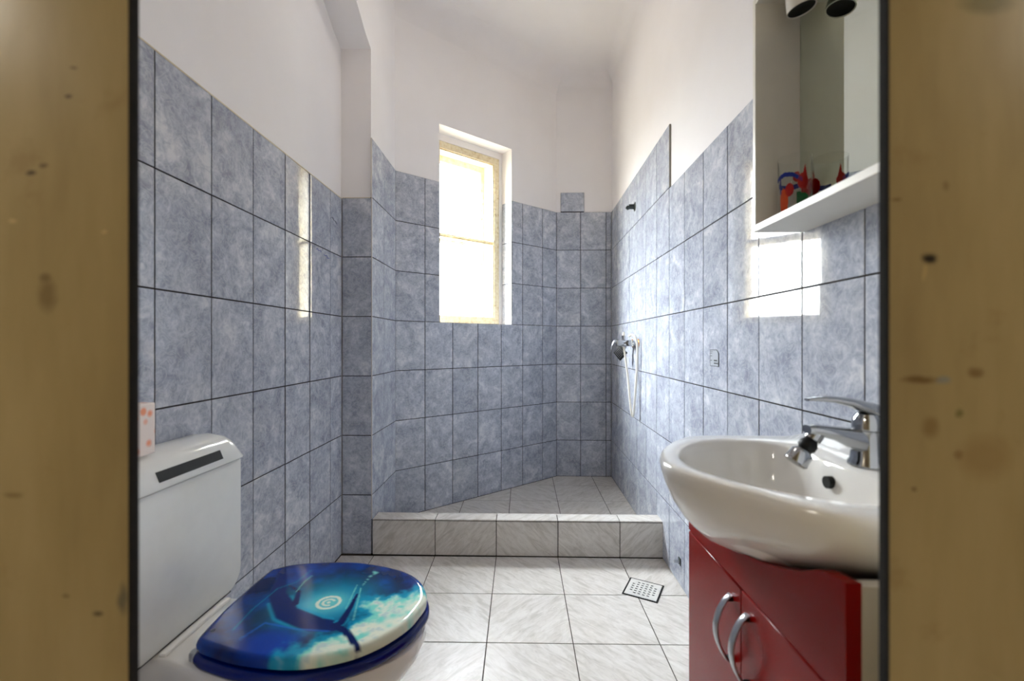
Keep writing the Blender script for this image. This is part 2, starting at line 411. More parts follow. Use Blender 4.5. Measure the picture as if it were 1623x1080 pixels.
# left wall (a shallow arched recess) with its tiles
wl = box('wall_left', (-1.15, .40, -.1), (XL-.008, YP+.06, H+.1), M['plaster']); tag(wl, kind='structure')
rows6 = [0.002, .3, .6, .9, 1.2, 1.5, 1.798]; rows7 = [0.002, .3, .6, .9, 1.2, 1.5, 1.8, 2.1]
lc = [0.473-.0, .4731+.2, .8731, 1.0731, 1.2731, 1.4731, 1.6731, 1.8731, 2.0731, 2.2030]
tile_panel(wl, (XL, 0), PI/2, lc, rows6[:-1]+[1.794])
for o in wl.children:           # one column was set slightly askew: it mirrors the window
    if o.name.startswith('tile') and abs(o.location.y-(1.6731+J/2)) < .003:
        o.rotation_euler.z = PI/2+.017; o.location.x = XL+.0015
box('caulk', (XL-.0079, .48, 1.7935), (XL-.0015, YP, 1.798), M['caulk'], wl, .0006, 1)

# pier with the arch above the recess: extruded profile
bm = bmesh.new()
arch = []
for k in range(25):
    y = YP+.008-(YP+.008-.62)*k/24; u = k/24
    z = 2.555+.445*math.sin(min(1, u*1.10)*PI/2)*1.0
    arch.append((y, z))
arch = [(YP+.008, 2.553), (2.13, 2.583), (2.05, 2.628), (1.96, 2.672), (1.84, 2.735), (1.70, 2.80), (1.5, 2.88), (1.3, 2.93), (1.1, 2.93), (.9, 2.88), (.7, 2.79), (.55, 2.70), (.47, 2.64)]
prof = [(2.62+.10, -.1), (2.62+.10, H+.05), (.40, H+.05), (.40, 2.62)]+arch[::-1]+[(YP+.008, -.1)]
loft(bm, [[Vector((x, y, z)) for y, z in prof] for x in (XP-.008, XL-.0085)])
wp = fin(bm, 'wall_pier', M['plaster']); tag(wp, kind='structure')
tile_panel(wp, (XL+.001, YP), 0.0, [0, XP-XL-.0035], rows6)
tile_panel(wp, (XP, 0), PI/2, [YP+.001, 2.399, 2.6165], rows7)
box('corner_bead', (XP-.0034, YP-.0006, .18), (XP+.0006, YP+.0030, 1.800), M['bead'], wp, .0006, 1)
box('corner_bead', (XP-.0079, YP-.0006, 1.8005), (XP+.0004, YP+.0020, 2.100), M['bead'], wp, .0006, 1)
box('caulk', (XL+.001, YP+.002, 1.7975), (XP-.0035, YP+.0078, 1.801), M['caulk'], wp, .0006, 1)

# slanted window wall
S0, S1, ZW0, ZW1, T1 = .305, .90, 1.2, 2.476, .40
ww = empty('wall_window', (WP[0], WP[1], 0), WANG); tag(ww, kind='structure')
bm = bmesh.new()
for a, b in (((-.12, .008, -.1), (S0, T1, H+.05)), ((S1, .008, -.1), (1.50, T1, H+.05)), ((S0, .008, -.1), (S1, T1, ZW0-.001)), ((S0, .008, ZW1), (S1, T1, H+.05))):
    bbox(bm, a, b)
fin(bm, 'masonry', M['plaster'], ww)
SE = 1.350
def wtile(cols, rows): 
    for s0, s1 in zip(cols, cols[1:]):
        for z0, z1 in zip(rows, rows[1:]):
            wd, ht = s1-s0-J, z1-z0-J
            o = link('tile', tile_mesh(wd, ht), None, ww, (s0+J/2, random.uniform(-.0003, .0003), z0+J/2))
            o.rotation_euler = (random.uniform(-.0012, .0012), 0, random.uniform(-.0018, .0018))
    box('grout', (cols[0], .0021, rows[0]), (cols[-1], .0079, rows[-1]-.001), M['grout'], ww)
wtile([.002, .2, .4, .6, .8, 1.0, 1.2, SE], [.0152, .3, .6, .9, 1.2])
wtile([.002, .2, S0], [1.2, 1.5, 1.8, 2.1]); wtile([S1, 1.0, 1.2, SE], [1.2, 1.5, 1.8, 2.1])
for z0, z1 in ((1.2, 1.5), (1.5, 1.8), (1.8, 2.1)):       # tiles on the right reveal
    o = link('tile', tile_mesh(.116-J, z1-z0-J), None, ww, (S1-.002, .1175, z0+J/2)); o.rotation_euler = (0, 0, -PI/2)
box('grout', (S1-.0001, .004, 1.2), (S1+.0005, .118, 2.099), M['grout'], ww)

# back wall
wb = box('wall_back', (.10, YB+.008, -.1), (.90, YB+.20, H+.05), M['plaster']); tag(wb, kind='structure')
tile_panel(wb, (0, YB), 0.0, [.264, .4535, .6535, .6955], [.0152]+rows7[1:])
tile_panel(wb, (0, YB), 0.0, [.297, .482], [2.104, 2.255], grout=False)
box('grout', (.2975, .0021, 2.1), (.4815, .0079, 2.254), M['grout'], wb, loc=(0, YB, 0))

# right wall
wr = empty('wall_right', (RO[0], RO[1], 0), RA); tag(wr, kind='structure')
box('masonry', (-.10, .008, -.1), (3.10, .25, H+.05), M['plaster'], wr)
def rtile(cols, rows, zg0):
    for s0, s1 in zip(cols, cols[1:]):
        for z0, z1 in zip(rows, rows[1:]):
            z0 = max(z0, zg0); wd, ht = s1-s0-J, z1-z0-J
            if ht < .01: continue
            o = link('tile', tile_mesh(wd, ht), None, wr, (s0+J/2, random.uniform(-.0003, .0003), z0+J/2))
            o.rotation_euler = (random.uniform(-.0012, .0012), 0, random.uniform(-.0018, .0018))
    box('grout', (cols[0], .0021, zg0), (cols[-1], .0079, rows[-1]-.001), M['grout'], wr)
c1 = [.003, .194, .394, .594, .794, .994, 1.194, 1.394]
rtile(c1[:7], rows7, .0152)                              # in the shower, up to the curb
rtile(c1[6:], rows7, .002)
c2 = [1.394+.2*i for i in range(0, 9)]+[3.018]
rtile(c2, rows6, .002)
box('mortar_edge', (1.3935, .0003, 1.801), (1.3965, .0079, 2.099), M['mortar'], wr, .0005, 1)

# wall with the door opening, hall side
wf = empty('wall_front', (0, 0, 0)); tag(wf, kind='structure')
for a, b in (((-1.15, .411, -.1), (-.47, .47, H+.05)), ((.42, .411, -.1), (.95, .47, H+.05)), ((-.47, .411, 2.15), (.42, .47, H+.05))):
    box('masonry', a, b, M['plaster'], wf)

# ceiling with a rounded cove along the far walls
cl = box('ceiling', (-1.2, .38, H), (1.0, 3.75, H+.12), M['plaster']); tag(cl, kind='structure')
def cove(p, q, nrm, r=.10):
    bm = bmesh.new(); nrm = Vector(nrm+(0,)).normalized(); A, B = Vector(p+(H,)), Vector(q+(H,))
    pr = [(0, 0)]+[(r-r*math.sin(a*PI/16), -(r-r*math.cos(a*PI/16))) for a in range(0, 9)]
    rings = [[c+nrm*u+Vector((0, 0, v)) for u, v in pr] for c in (A, B)]
    loft(bm, rings); o = fin(bm, 'cove', M['plaster'], cl, sm=60); return o
bk = wpt(1.353+.01, .008)
ck = wpt(-.03, .008)
cove((ck.x, ck.y), (bk.x, bk.y), (math.sin(WANG), -math.cos(WANG)), .14)
cove((bk.x-.05, YB+.008), (.72, YB+.008), (0, -1), .09)
ca, cb = rpt(-.01), rpt(3.0)
cove((ca[0]+.008, ca[1]), (cb[0]+.008, cb[1]), (-1, -.0048), .07)
cove((XP-.008, .45), (XP-.008, 2.66), (1, 0), .05)

# hall around the camera
hall = empty('hall_room'); tag(hall, kind='structure')
for nm, a, b in (('wall_hall_left', (-1.6, -1.6, -.1), (-1.5, .41, 2.75)), ('wall_hall_right', (1.5, -1.6, -.1), (1.6, .41, 2.75)),
                 ('wall_hall_back', (-1.6, -1.7, -.1), (1.6, -1.6, 2.75)), ('ceiling_hall', (-1.6, -1.7, 2.65), (1.6, .41, 2.75)),
                 ('floor_hall', (-1.6, -1.7, -.12), (1.6, .30, -.002))):
    box(nm, a, b, M['hallwall'], hall)
for a, b in (((-1.6, .405, -.1), (-1.151, .47, 2.75)), ((.951, .405, -.1), (1.6, .47, 2.75))):
    box('wall_hall_front', a, b, M['hallwall'], hall)

# the two painted casing boards the camera looks between
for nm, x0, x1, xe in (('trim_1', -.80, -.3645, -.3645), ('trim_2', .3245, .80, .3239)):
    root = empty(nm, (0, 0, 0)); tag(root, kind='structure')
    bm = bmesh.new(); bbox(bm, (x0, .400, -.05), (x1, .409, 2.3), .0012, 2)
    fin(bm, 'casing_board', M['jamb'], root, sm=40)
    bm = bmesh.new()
    # black strip along the board edge with a slightly ragged outline
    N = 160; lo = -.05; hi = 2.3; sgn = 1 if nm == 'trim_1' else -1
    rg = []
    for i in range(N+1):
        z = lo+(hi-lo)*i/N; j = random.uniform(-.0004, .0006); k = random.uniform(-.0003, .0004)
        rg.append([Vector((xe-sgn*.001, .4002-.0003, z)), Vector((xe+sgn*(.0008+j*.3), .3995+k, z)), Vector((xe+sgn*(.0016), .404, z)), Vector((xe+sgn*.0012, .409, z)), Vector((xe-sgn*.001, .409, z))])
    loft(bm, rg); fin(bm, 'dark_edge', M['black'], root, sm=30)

# ------------------------------------------------------------------ window
wd1 = empty('window_1', (WP[0], WP[1], 0), WANG); tag(wd1, 'tall narrow old box window with peeling cream paint, in the slanted tiled wall', kind='structure')
def wbx(name, s0, s1, t0, t1, z0, z1, mat='wpaint', par=None, bev=.002): return box(name, (s0, t0, z0), (s1, t1, z1), M[mat], par or wd1, bev, 1)
wbx('jamb', S0+.001, .375, .122, .165, 1.206, 2.430); wbx('jamb', .831, .872, .122, .165, 1.206, 2.430)
wbx('head_rail', .375, .831, .122, .165, 2.382, 2.430); wbx('bottom_rail', .375, .831, .122, .165, 1.206, 1.255)
wbx('transom', .375, .831, .126, .160, 1.796, 1.812); wbx('transom_moulding', .375, .835, .112, .1255, 1.799, 1.807)
for z0, z1 in ((1.256, 1.7955), (1.8125, 2.3815)):
    # inner casements: thin frame with a pane
    wbx('casement_stile', .8225, .8305, .130, .152, z0, z1, bev=.001); wbx('casement_rail', .376, .822, .130, .152, z1-.007, z1, bev=.001)
    wbx('pane', .376, .8220, .140, .143, z0, z1-.0075, 'pane', bev=0)
wbx('latch', .814, .832, .108, .1215, 1.785, 1.822)
# lining between the inner and the outer window
wbx('lining', .857, .899, .166, .295, 1.206, 2.46, 'white', bev=0); wbx('lining', S0+.001, .36, .166, .295, 1.206, 2.46, 'white', bev=0)
wbx('lining', .36, .857, .166, .295, 2.415, 2.46, 'white', bev=0); wbx('lining', .36, .857, .166, .295, 1.2002, 1.235, 'white', bev=0)
wbx('plaster_fillet', .873, .899, .119, .1655, 1.206, 2.4755, 'plaster', bev=0); wbx('plaster_fillet', S0+.001, .8725, .119, .1655, 2.431, 2.4755, 'plaster', bev=0)
# outer frame and its two casements
wbx('outer_jamb', .826, .899, .296, .345, 1.206, 2.4755); wbx('outer_jamb', S0+.001, .40, .296, .345, 1.206, 2.4755)
wbx('outer_head', .40, .826, .296, .345, 2.372, 2.4755); wbx('outer_sill', .40, .826, .296, .345, 1.206, 1.25); wbx('outer_transom', .40, .826, .296, .345, 1.795, 1.822)
for z0, z1 in ((1.251, 1.7945), (1.8225, 2.3715)):
    wbx('pane', .401, .8255, .318, .322, z0, z1, 'pane', bev=0)

# ------------------------------------------------------------------ toilet
TC = 1.045
toilet = empty('toilet', (-.50, TC, 0)); tag(toilet, 'white close-coupled toilet with a printed blue seat lid, against the left tiled wall', 'toilet')
TX, TY = -.50, TC
def tl(p): return Vector((p[0]-TX, p[1]-TY, p[2]))
def rrect(w_, h_, r, n=6):
    pts = []
    for cx, cz, a0 in ((w_/2-r[1], h_/2-r[1], 0), (-w_/2+r[1], h_/2-r[1], PI/2), (-w_/2+r[0], -h_/2+r[0], PI), (w_/2-r[0], -h_/2+r[0], 1.5*PI)):
        rr = r[1] if cz > 0 else r[0]
        for k in range(n+1):
            a = a0+PI/2*k/n; pts.append((cx+rr*math.cos(a), cz+rr*math.sin(a)))
    return pts
TCY = 1.035
def tank_ring(x, grow, z0=.390, z1=.7435, hw=.190):
    return [tl((x, TCY+u, (z0+z1)/2+v)) for u, v in rrect(2*hw+2*grow, z1-z0+2*grow, (.055+grow, .004))]
bm = bmesh.new()
loft(bm, [tank_ring(-.904, -.004), tank_ring(-.900, 0), tank_ring(-.800, 0), tank_ring(-.7935, -.0025), tank_ring(-.7905, -.008)])
tank = fin(bm, 'tank', M['tank'], toilet, sm=30)
bm = bmesh.new()
def lidsec(y, ins, dz):
    P = [(-.905+ins*.3, .746), (-.905+ins*.3, .815-dz), (-.86, .819-dz), (-.828, .812-dz), (-.812-ins*.2, .803-dz*1.0), (-.803-ins*.3, .792-dz), (-.785-ins, .7490), (-.7855-ins, .746)]
    return [tl((x, y, max(z, .746))) for x, z in P]
e_ = [(.1905, .004, .056), (.1895, .0025, .040), (.1855, .0012, .024), (.178, .0004, .011), (.166, 0, .0035), (.150, 0, 0)]
ys = [(TCY-a, b, c) for a, b, c in e_]+[(TCY, 0, 0)]+[(TCY+a, b, c) for a, b, c in e_[::-1]]
loft(bm, [lidsec(*a) for a in ys])
fin(bm, 'tank_lid', M['tank'], toilet, sm=50)
# flush slot on the lid's sloping front
sx = lambda z: -.803+(.792-z)/(.792-.749)*.018
bm = bmesh.new(); q = []
for y in (.940, 1.144):
    q.append([tl((sx(.783)-.004, y, .783)), tl((sx(.783)+.0012, y, .783)), tl((sx(.761)+.0012, y+0, .761)), tl((sx(.761)-.004, y, .761))])
loft(bm, q); fin(bm, 'flush_button', M['blackplastic'], toilet)
# dark slab standing in for the shadow under the tank, and the pan
box('seam_shadow', tl((-.895, .875, .384)), tl((-.80, 1.19, .390)), M['blackplastic'], toilet)
def egg(z, ax, ay, cx, k=1.0, n=48, back=None, yc=TC):
    pts = []
    for i in range(n):
        a = 2*PI*i/n; c_, s_ = math.cos(a), math.sin(a)
        if c_ >= 0: x = cx+ax*1.12*c_; y = yc+ay*s_
        else:
            # squarer at the back
            x = cx-ax*.88*abs(c_)**.75; y = yc+ay*(abs(s_)**.85)*(1 if s_ >= 0 else -1)
        if back is not None: x = max(x, back)
        pts.append(tl((x, y, z)))
    return pts
bm = bmesh.new()
loft(bm, [egg(.003, .19, .095, -.56), egg(.03, .185, .09, -.56), egg(.12, .165, .085, -.56), egg(.20, .17, .10, -.53), egg(.27, .185, .130, -.495), egg(.325, .200, .155, -.472), egg(.362, .207, .166, -.465), egg(.378, .205, .166, -.465), egg(.3825, .198, .160, -.465)])
def shelf(z, g): 
    P = [(-.897, -.115), (-.80, -.115), (-.76, -.118), (-.70, -.140), (-.62, -.165), (-.52, -.16), (-.52, .16), (-.62, .165), (-.70, .140), (-.76, .118), (-.80, .115), (-.897, .115)]
    return [tl((x+(g if x > -.6 else -g*0), TC+y*(1-g*6), z)) for x, y in P]
loft(bm, [shelf(.325, .012), shelf(.345, .003), shelf(.372, 0), shelf(.381, .003), shelf(.3845, .008)])
pan = fin(bm, 'pan', M['ceramic'], toilet, sm=50)
box('tank_ridge', tl((-.789, .935, .3842)), tl((-.772, 1.150, .393)), M['ceramic'], toilet, .003, 2)

# seat lid outline from measured points
LP = [(-.692, .925), (-.701, 1.0), (-.703, 1.06), (-.699, 1.185), (-.685, 1.212), (-.637, 1.237), (-.531, 1.251), (-.434, 1.243), (-.326, 1.204), (-.264, 1.149), (-.237, 1.079), (-.245, 1.02), (-.262, .975), (-.303, .921), (-.362, .880), (-.451, .857), (-.561, .866), (-.645, .890), (-.678, .905)]
def closed_spline(pts, n=6):
    m = len(pts); out = []
    for i in range(m):
        a, b, c, d = (Vector(pts[(i+k-1) % m]+(0,)) for k in range(4))
        for k in range(n):
            t = k/n; out.append(.5*((2*b)+(c-a)*t+(2*a-5*b+4*c-d)*t*t+(3*b-a-3*c+d)*t**3))
    return [(p.x, p.y) for p in out]
OL = closed_spline(LP, 6); CXL, CYL = -.465, 1.052
def off(ol, d):
    out = []; n = len(ol)
    area = sum(ol[i][0]*ol[(i+1) % n][1]-ol[(i+1) % n][0]*ol[i][1] for i in range(n)); sg = 1 if area > 0 else -1
    for i in range(n):
        a, b = Vector(ol[i-1]), Vector(ol[(i+1) % n]); t = (b-a).normalized(); nn = Vector((t.y, -t.x))*sg
        out.append((ol[i][0]+nn.x*d, ol[i][1]+nn.y*d))
    return out
# seat: solid dark blue ring under the lid
bm = bmesh.new()
def oring(d, z): return [tl((x, y, z)) for x, y in off(OL, d)]
bm = bmesh.new(); loft(bm, [oring(-.010, .3845), oring(.002, .388), oring(.0065, .396), oring(.0065, .403), oring(.002, .410), oring(-.006, .4125), oring(-.05, .4128)], True, True)
fin(bm, 'seat', M['blueplastic'], toilet, sm=50)

# printed lid: dense mesh, the print is a colour attribute
def vnoise(x, y, s=0):
    def h(i, j): 
        v = math.sin(i*127.1+j*311.7+s*74.7)*43758.5453; return v-math.floor(v)
    i, j = math.floor(x), math.floor(y); fx, fy = x-i, y-j
    fx = fx*fx*(3-2*fx); fy = fy*fy*(3-2*fy)
    return (h(i, j)*(1-fx)+h(i+1, j)*fx)*(1-fy)+(h(i, j+1)*(1-fx)+h(i+1, j+1)*fx)*fy
def fbm(x, y, o=5, s=0):
    a, t, w_ = .5, 0, 0
    for k in range(o): t += a*vnoise(x, y, s+k); w_ += a; a *= .55; x *= 2.03; y *= 2.03
    return t/w_
def sstep(a, b, x): t = min(1, max(0, (x-a)/(b-a))); return t*t*(3-2*t)
def seg(px, py, a, b):
    dx, dy = b[0]-a[0], b[1]-a[1]; t = min(1, max(0, ((px-a[0])*dx+(py-a[1])*dy)/(dx*dx+dy*dy)))
    return math.hypot(px-a[0]-t*dx, py-a[1]-t*dy), t
def mixc(a, b, t): return tuple(a[i]*(1-t)+b[i]*t for i in range(3))
# the print is laid out in centimetres on the lid: U to the front (+x), V away from the near side (+y)
F_, YW, ZC = 699.885, .025, 1.0647
def lidpx(x, y, z=.441):     # where the printed motifs sit, from the measured layout of the lid
    c, s = math.cos(YW), math.sin(YW); X = x*c+y*s; Y = -x*s+y*c
    return 811.5+F_*X/Y, 544.41-F_*(z-ZC)/Y
def unlid(px, py, z=.441):
    u = (px-811.5)/F_; v = (544.41-py)/F_; c, s = math.cos(YW), math.sin(YW); d = (z-ZC)/v
    return ((u*c-s)*d, (u*s+c)*d)
DK, MID, TQ, LT, CR = lin((2, 14, 66))[:3], lin((0, 52, 142))[:3], lin((10, 150, 186))[:3], lin((120, 214, 200))[:3], lin((226, 232, 214))[:3]
U = unlid
glow = U(521, 958); cen = glow
edge_pts = [U(440, 1066), U(470, 1030), U(520, 1012), U(560, 1000), U(570, 975), U(575, 955), U(610, 950), U(640, 945), U(690, 930)]
bodyA = [U(448, 905), U(440, 945), U(455, 975), U(500, 993), U(530, 995), U(548, 985)]
tailA = [U(530, 994), U(548, 1003), U(566, 1026)]; finA = [U(468, 960), U(474, 940), U(458, 930)]; tail2 = [U(540, 990), U(556, 965), U(566, 945)]
def poly_d(x, y, P):
    best = 9; tt = 0; n = len(P)-1
    for i in range(n):
        d, t = seg(x, y, P[i], P[i+1])
        if d < best: best = d; tt = (i+t)/n
    return best, tt
def side(x, y):
    # signed distance-like value: positive on the foam side (front, near) of the shore line
    best = 9; sg = 1
    for a, b in zip(edge_pts, edge_pts[1:]):
        d, t = seg(x, y, a, b)
        if d < best: best = d; cr = (b[0]-a[0])*(y-a[1])-(b[1]-a[1])*(x-a[0]); sg = -1 if cr > 0 else 1
    return best*sg
def lid_col(x, y):
    n1 = fbm(x*22, y*22, 5, 1); n2 = fbm(x*60, y*60, 4, 9); n3 = fbm(x*9, y*9, 3, 5)
    c = mixc(DK, MID, sstep(.35, .75, n1*.6+n3*.4))
    dg = math.hypot((x-glow[0])*.85, (y-glow[1])*1.0)
    g = math.exp(-(dg/.085)**2); c = mixc(c, TQ, min(1, g*1.15*(.75+.5*n1)))
    c = mixc(c, LT, .75*math.exp(-(dg/.035)**2))
    # mid-tone light patch near side
    c = mixc(c, lin((0, 56, 168))[:3], .7*sstep(-.015, .03, -abs(math.hypot((x+.53)*.8, y-.90)-0)+.05))
    # foam / clouds
    s = side(x, y)+(n1-.5)*.075+(n2-.5)*.035
    f = sstep(-.004, .014, s)
    c = mixc(c, TQ, .9*sstep(-.035, .0, s)); c = mixc(c, mixc(LT, CR, sstep(.40, .62, n1*.5+n2*.3+.2*sstep(0, .05, s))), f)
    c = mixc(c, TQ, .35*f*sstep(.60, .72, n2))
    # rays / splash in the upper middle
    for a, b in ((U(560, 985), U(572, 935)), (U(548, 968), U(566, 930)), (U(575, 930), U(596, 905)), (U(590, 915), U(598, 908))):
        d, t = seg(x, y, a, b); c = mixc(c, LT, .7*(1-sstep(.0006, .003, d+abs(n2-.5)*.006)))
    # swirl rings
    rr = math.hypot((x-cen[0])*1.0, (y-cen[1])*1.05)
    if abs(rr-.0255+.003*(n2-.5)) < .0045: c = mixc(c, CR, .95*(1-sstep(.0028, .0045, abs(rr-.0255))))
    ang = math.atan2(y-cen[1], x-cen[0])
    if abs(rr-.013) < .004 and not (-.9 < ang < .5): c = mixc(c, CR, .9*(1-sstep(.0018, .004, abs(rr-.013))))
    if rr < .0045: c = mixc(c, CR, .8)
    # leaping dolphin: dark curved body, flipper and tail
    d, t = poly_d(x, y, bodyA); wd_ = .006+.020*math.sin(PI*min(1, max(0, (1-t)*.95)))**.8
    if t > .80: wd_ *= .7
    c = mixc(c, mixc(DK, MID, .25), 1-sstep(wd_*.80, wd_*1.05, d))
    rim = abs(d-wd_*1.12)
    if t > .25: c = mixc(c, TQ, .55*(1-sstep(.001, .006, rim))*sstep(-.02, .01, (y-bodyA[3][1])+.01))
    for P, w0, w1 in ((tailA, .009, .0065), (finA, .008, .002), (tail2, .009, .003)):
        d, t = poly_d(x, y, P); ww_ = w0*(1-t)+w1*t; c = mixc(c, mixc(DK, MID, .15), 1-sstep(ww_*.8, ww_*1.15, d))
    # pale swim lines on the blue part
    d, t = poly_d(x, y, [U(370, 1000), U(400, 968), U(440, 935), U(470, 925), U(494, 905)]); c = mixc(c, TQ, .35*(1-sstep(.0005, .003, d)))
    d, t = poly_d(x, y, [U(470, 940), U(482, 925), U(494, 915)]); c = mixc(c, LT, .6*(1-sstep(.0005, .0022, d)))
    d, t = poly_d(x, y, [U(380, 1015), U(420, 990), U(470, 1000), U(520, 1003)]); c = mixc(c, lin((20, 110, 220))[:3], .5*(1-sstep(.001, .004, d)))
    return c
V = []; Fc = []; Cc = []
prof_l = [(-.008, .4175), (.0, .4215), (.0005, .430), (-.002, .4365), (-.006, .4405), (-.012, .4420)]
nO = len(OL)*2
OL2 = closed_spline(LP, 12)
rings = [[(x, y, z) for x, y in off(OL2, d)] for d, z in prof_l]
inner = off(OL2, -.012); cxm, cym = CXL, CYL
K = 80
for k in range(1, K):
    f = 1-k/K; rings.append([(cxm+(x-cxm)*f, cym+(y-cym)*f, .4420+.003*(1-f*f)) for x, y in inner])
nR = len(rings[0])
for r in rings: V += r
V.append((cxm, cym, .4450))
for a in range(len(rings)-1):
    for i in range(nR):
        j = (i+1) % nR; Fc.append((a*nR+i, a*nR+j, (a+1)*nR+j, (a+1)*nR+i))
for i in range(nR): Fc.append(((len(rings)-1)*nR+i, (len(rings)-1)*nR+(i+1) % nR, len(V)-1))
Fc.append(tuple(range(nR))[::-1])
me = bpy.data.meshes.new('seat_lid'); me.from_pydata([tuple(tl(v)) for v in V], [], Fc); me.update()
at = me.color_attributes.new('print', 'FLOAT_COLOR', 'POINT')
buf = []
for v in V: buf += list(lid_col(v[0], v[1]))+[1.0]
at.data.foreach_set('color', buf)
bm = bmesh.new(); bm.from_mesh(me); bmesh.ops.recalc_face_normals(bm, faces=bm.faces); bm.to_mesh(me); bm.free(); smooth(me, 60)
t = NT('ocean_print'); vc = t.n('ShaderNodeVertexColor'); vc.layer_name = 'print'
t.P(Base_Color=vc.outputs[0], Roughness=0.09); t.b.inputs['Specular IOR Level'].default_value = .32
sl = link('seat_lid', me, t.m, toilet); tag(sl, 'glossy lid printed with a dark dolphin in blue water and pale foam')
for y in (.935, 1.165):
    bm = bmesh.new(); lathe(bm, [(.001, .3860), (.013, .3860), (.013, .397), (.010, .402), (.001, .404)], tl((-.705, y, 0)), n=20)
    fin(bm, 'hinge', M['satin'], toilet, sm=40)

# box on the tank
bx_ = box('soap_box', (-.035, -.045, 0), (.035, .045, .112), M['box'], None, .002, 1, loc=(-.855, .922, .8205), rz=.06)
tag(bx_, 'small white carton with orange blotches standing on the toilet tank', 'box')

# ------------------------------------------------------------------ vanity cabinet
CB0, CB1, CBX = .530, 1.023, .380
van = empty('vanity_cabinet', (.54, .776, 0)); tag(van, 'glossy red two-door cabinet under the washbasin', 'cabinet')
def vb(name, a, b, mat, bev=.001, par=None): return box(name, (a[0]-.54, a[1]-.776, a[2]), (b[0]-.54, b[1]-.776, b[2]), M[mat], par or van, bev, 1)
XW = .6975
vb('side_panel', (CBX+.019, CB1-.013, .002), (XW, CB1+.003, .778), 'carcass'); vb('side_panel', (CBX+.019, CB0, .002), (XW, CB0+.016, .778), 'carcass')
vb('bottom_panel', (CBX+.019, CB0+.0165, .06), (XW, CB1-.0135, .076), 'white'); vb('back_panel', (XW-.006, CB0+.0165, .0765), (XW, CB1-.0135, .60), 'white')
def interp(v, P):
    for (a, b), (c, d) in zip(P, P[1:]):
        if v <= c: return b+(d-b)*(v-a)/(c-a)
    return P[-1][1]
bm = bmesh.new(); rr_ = []
for k in range(41):             # fascia, its upper edge cut to the belly of the basin
    y = CB0+(CB1-CB0)*k/40; zt_ = interp(y, ((.53, .782), (.575, .775), (.61, .755), (.657, .735), (.70, .720), (.76, .705), (.84, .692), (.90, .694), (.95, .705), (1.0, .735), (1.024, .76)))
    rr_.append([Vector((x-.54, y-.776, z)) for x, z in ((CBX, .6390), (CBX+.0185, .6390), (CBX+.0185, zt_), (CBX, zt_))])
loft(bm, rr_); fin(bm, 'fascia', M['red'], van)
vb('plinth', (CBX+.02, CB0+.0165, .002), (CBX+.034, CB1-.0135, .0595), 'red')
GAP = .780
d1 = vb('door', (CBX, GAP+.001, .064), (CBX+.0185, CB1, .6350), 'red', .0015)
d2 = vb('door', (CBX, CB0, .064), (CBX+.0185, GAP-.001, .6350), 'red', .0015)
for d, y in ((d1, .812), (d2, .752)):
    bm = bmesh.new(); P = []
    n = 16
    rings_ = []
    for k in range(n+1):
        a = k/n; z = .486+.122*a; x = CBX-.004-.026*math.sin(PI*a)**.75
        wv, th = .0062+.003*math.sin(PI*a), .0035
        rings_.append([Vector((x-.54+th*cc, y-.776+wv*ss, z)) for cc, ss in ((math.cos(q), math.sin(q)) for q in [2*PI*i/10 for i in range(10)])])
    loft(bm, rings_); h = fin(bm, 'handle', M['satin'], d, sm=50); tag(h, 'bowed satin metal handle')
    for z in (.494, .600):
        bm = bmesh.new(); tube(bm, [(CBX-.54+.0005, y-.776, z), (CBX-.54-.009, y-.776, z)], .0042, 10); fin(bm, 'handle_post', M['blackplastic'], d, sm=40)

# ------------------------------------------------------------------ washbasin
basin = empty('washbasin', (.50, .775, .66)); tag(basin, 'white ceramic washbasin on the red cabinet', 'washbasin')
BO = [(.699, 1.02), (.60, 1.022), (.50, 1.022), (.42, 1.021), (.375, 1.012), (.335, .975), (.300, .930), (.268, .870), (.250, .810), (.247, .766), (.262, .725), (.290, .680), (.330, .625), (.365, .575), (.400, .543), (.45, .530), (.52, .528), (.60, .528), (.699, .530)]
def res(pts, n=72):
    P = []
    sp_ = spline([p+(0,) for p in pts], 8); L = [0]
    for a, b in zip(sp_, sp_[1:]): L.append(L[-1]+(b-a).length)
    for k in range(n):
        d = L[-1]*k/(n-1); i = max(0, min(len(L)-2, next((i for i in range(len(L)-1) if L[i+1] >= d), len(L)-2)))
        f = (d-L[i])/max(1e-9, L[i+1]-L[i]); P.append(sp_[i].lerp(sp_[i+1], min(1, f)))
    return [(p.x, p.y) for p in P]
BR = res(BO)
# inner bowl opening, same number of points, starting at the back far side
IO = [(.545, .80), (.552, .86), (.545, .915), (.505, .955), (.44, .967), (.385, .950), (.335, .912), (.302, .86), (.288, .81), (.289, .765), (.305, .72), (.338, .67), (.385, .625), (.44, .595), (.50, .592), (.542, .625), (.552, .68), (.545, .74)]
ISP = closed_spline(IO, 10)
def ring_resample(sp_, n, start):
    P = [Vector(p+(0,)) for p in sp_]; P.append(P[0]); L = [0]
    for a, b in zip(P, P[1:]): L.append(L[-1]+(b-a).length)
    out = []
    for k in range(n):
        d = (L[-1]*(k/n+start)) % L[-1]; i = next((i for i in range(len(L)-1) if L[i+1] >= d), len(L)-2)
        f = (d-L[i])/max(1e-9, L[i+1]-L[i]); q = P[i].lerp(P[i+1], f); out.append((q.x, q.y))
    return out
NB = 96
def outer_ring(scale, zf, cx=.56, cyb=.775, sx_=None):
    pts = []
    for x, y in closed_outer:
        f = scale; fx = sx_ if sx_ is not None else scale
        X = .699-(.699-x)*fx; Y = cyb+(y-.775)*f
        pts.append((X, Y))
    return pts
co = BR[:]                       # open outline wall to wall; close along the wall
back = [(.699, .530+(1.02-.530)*k/24) for k in range(1, 24)]
closed_outer = ring_resample(co+back, NB, 0)
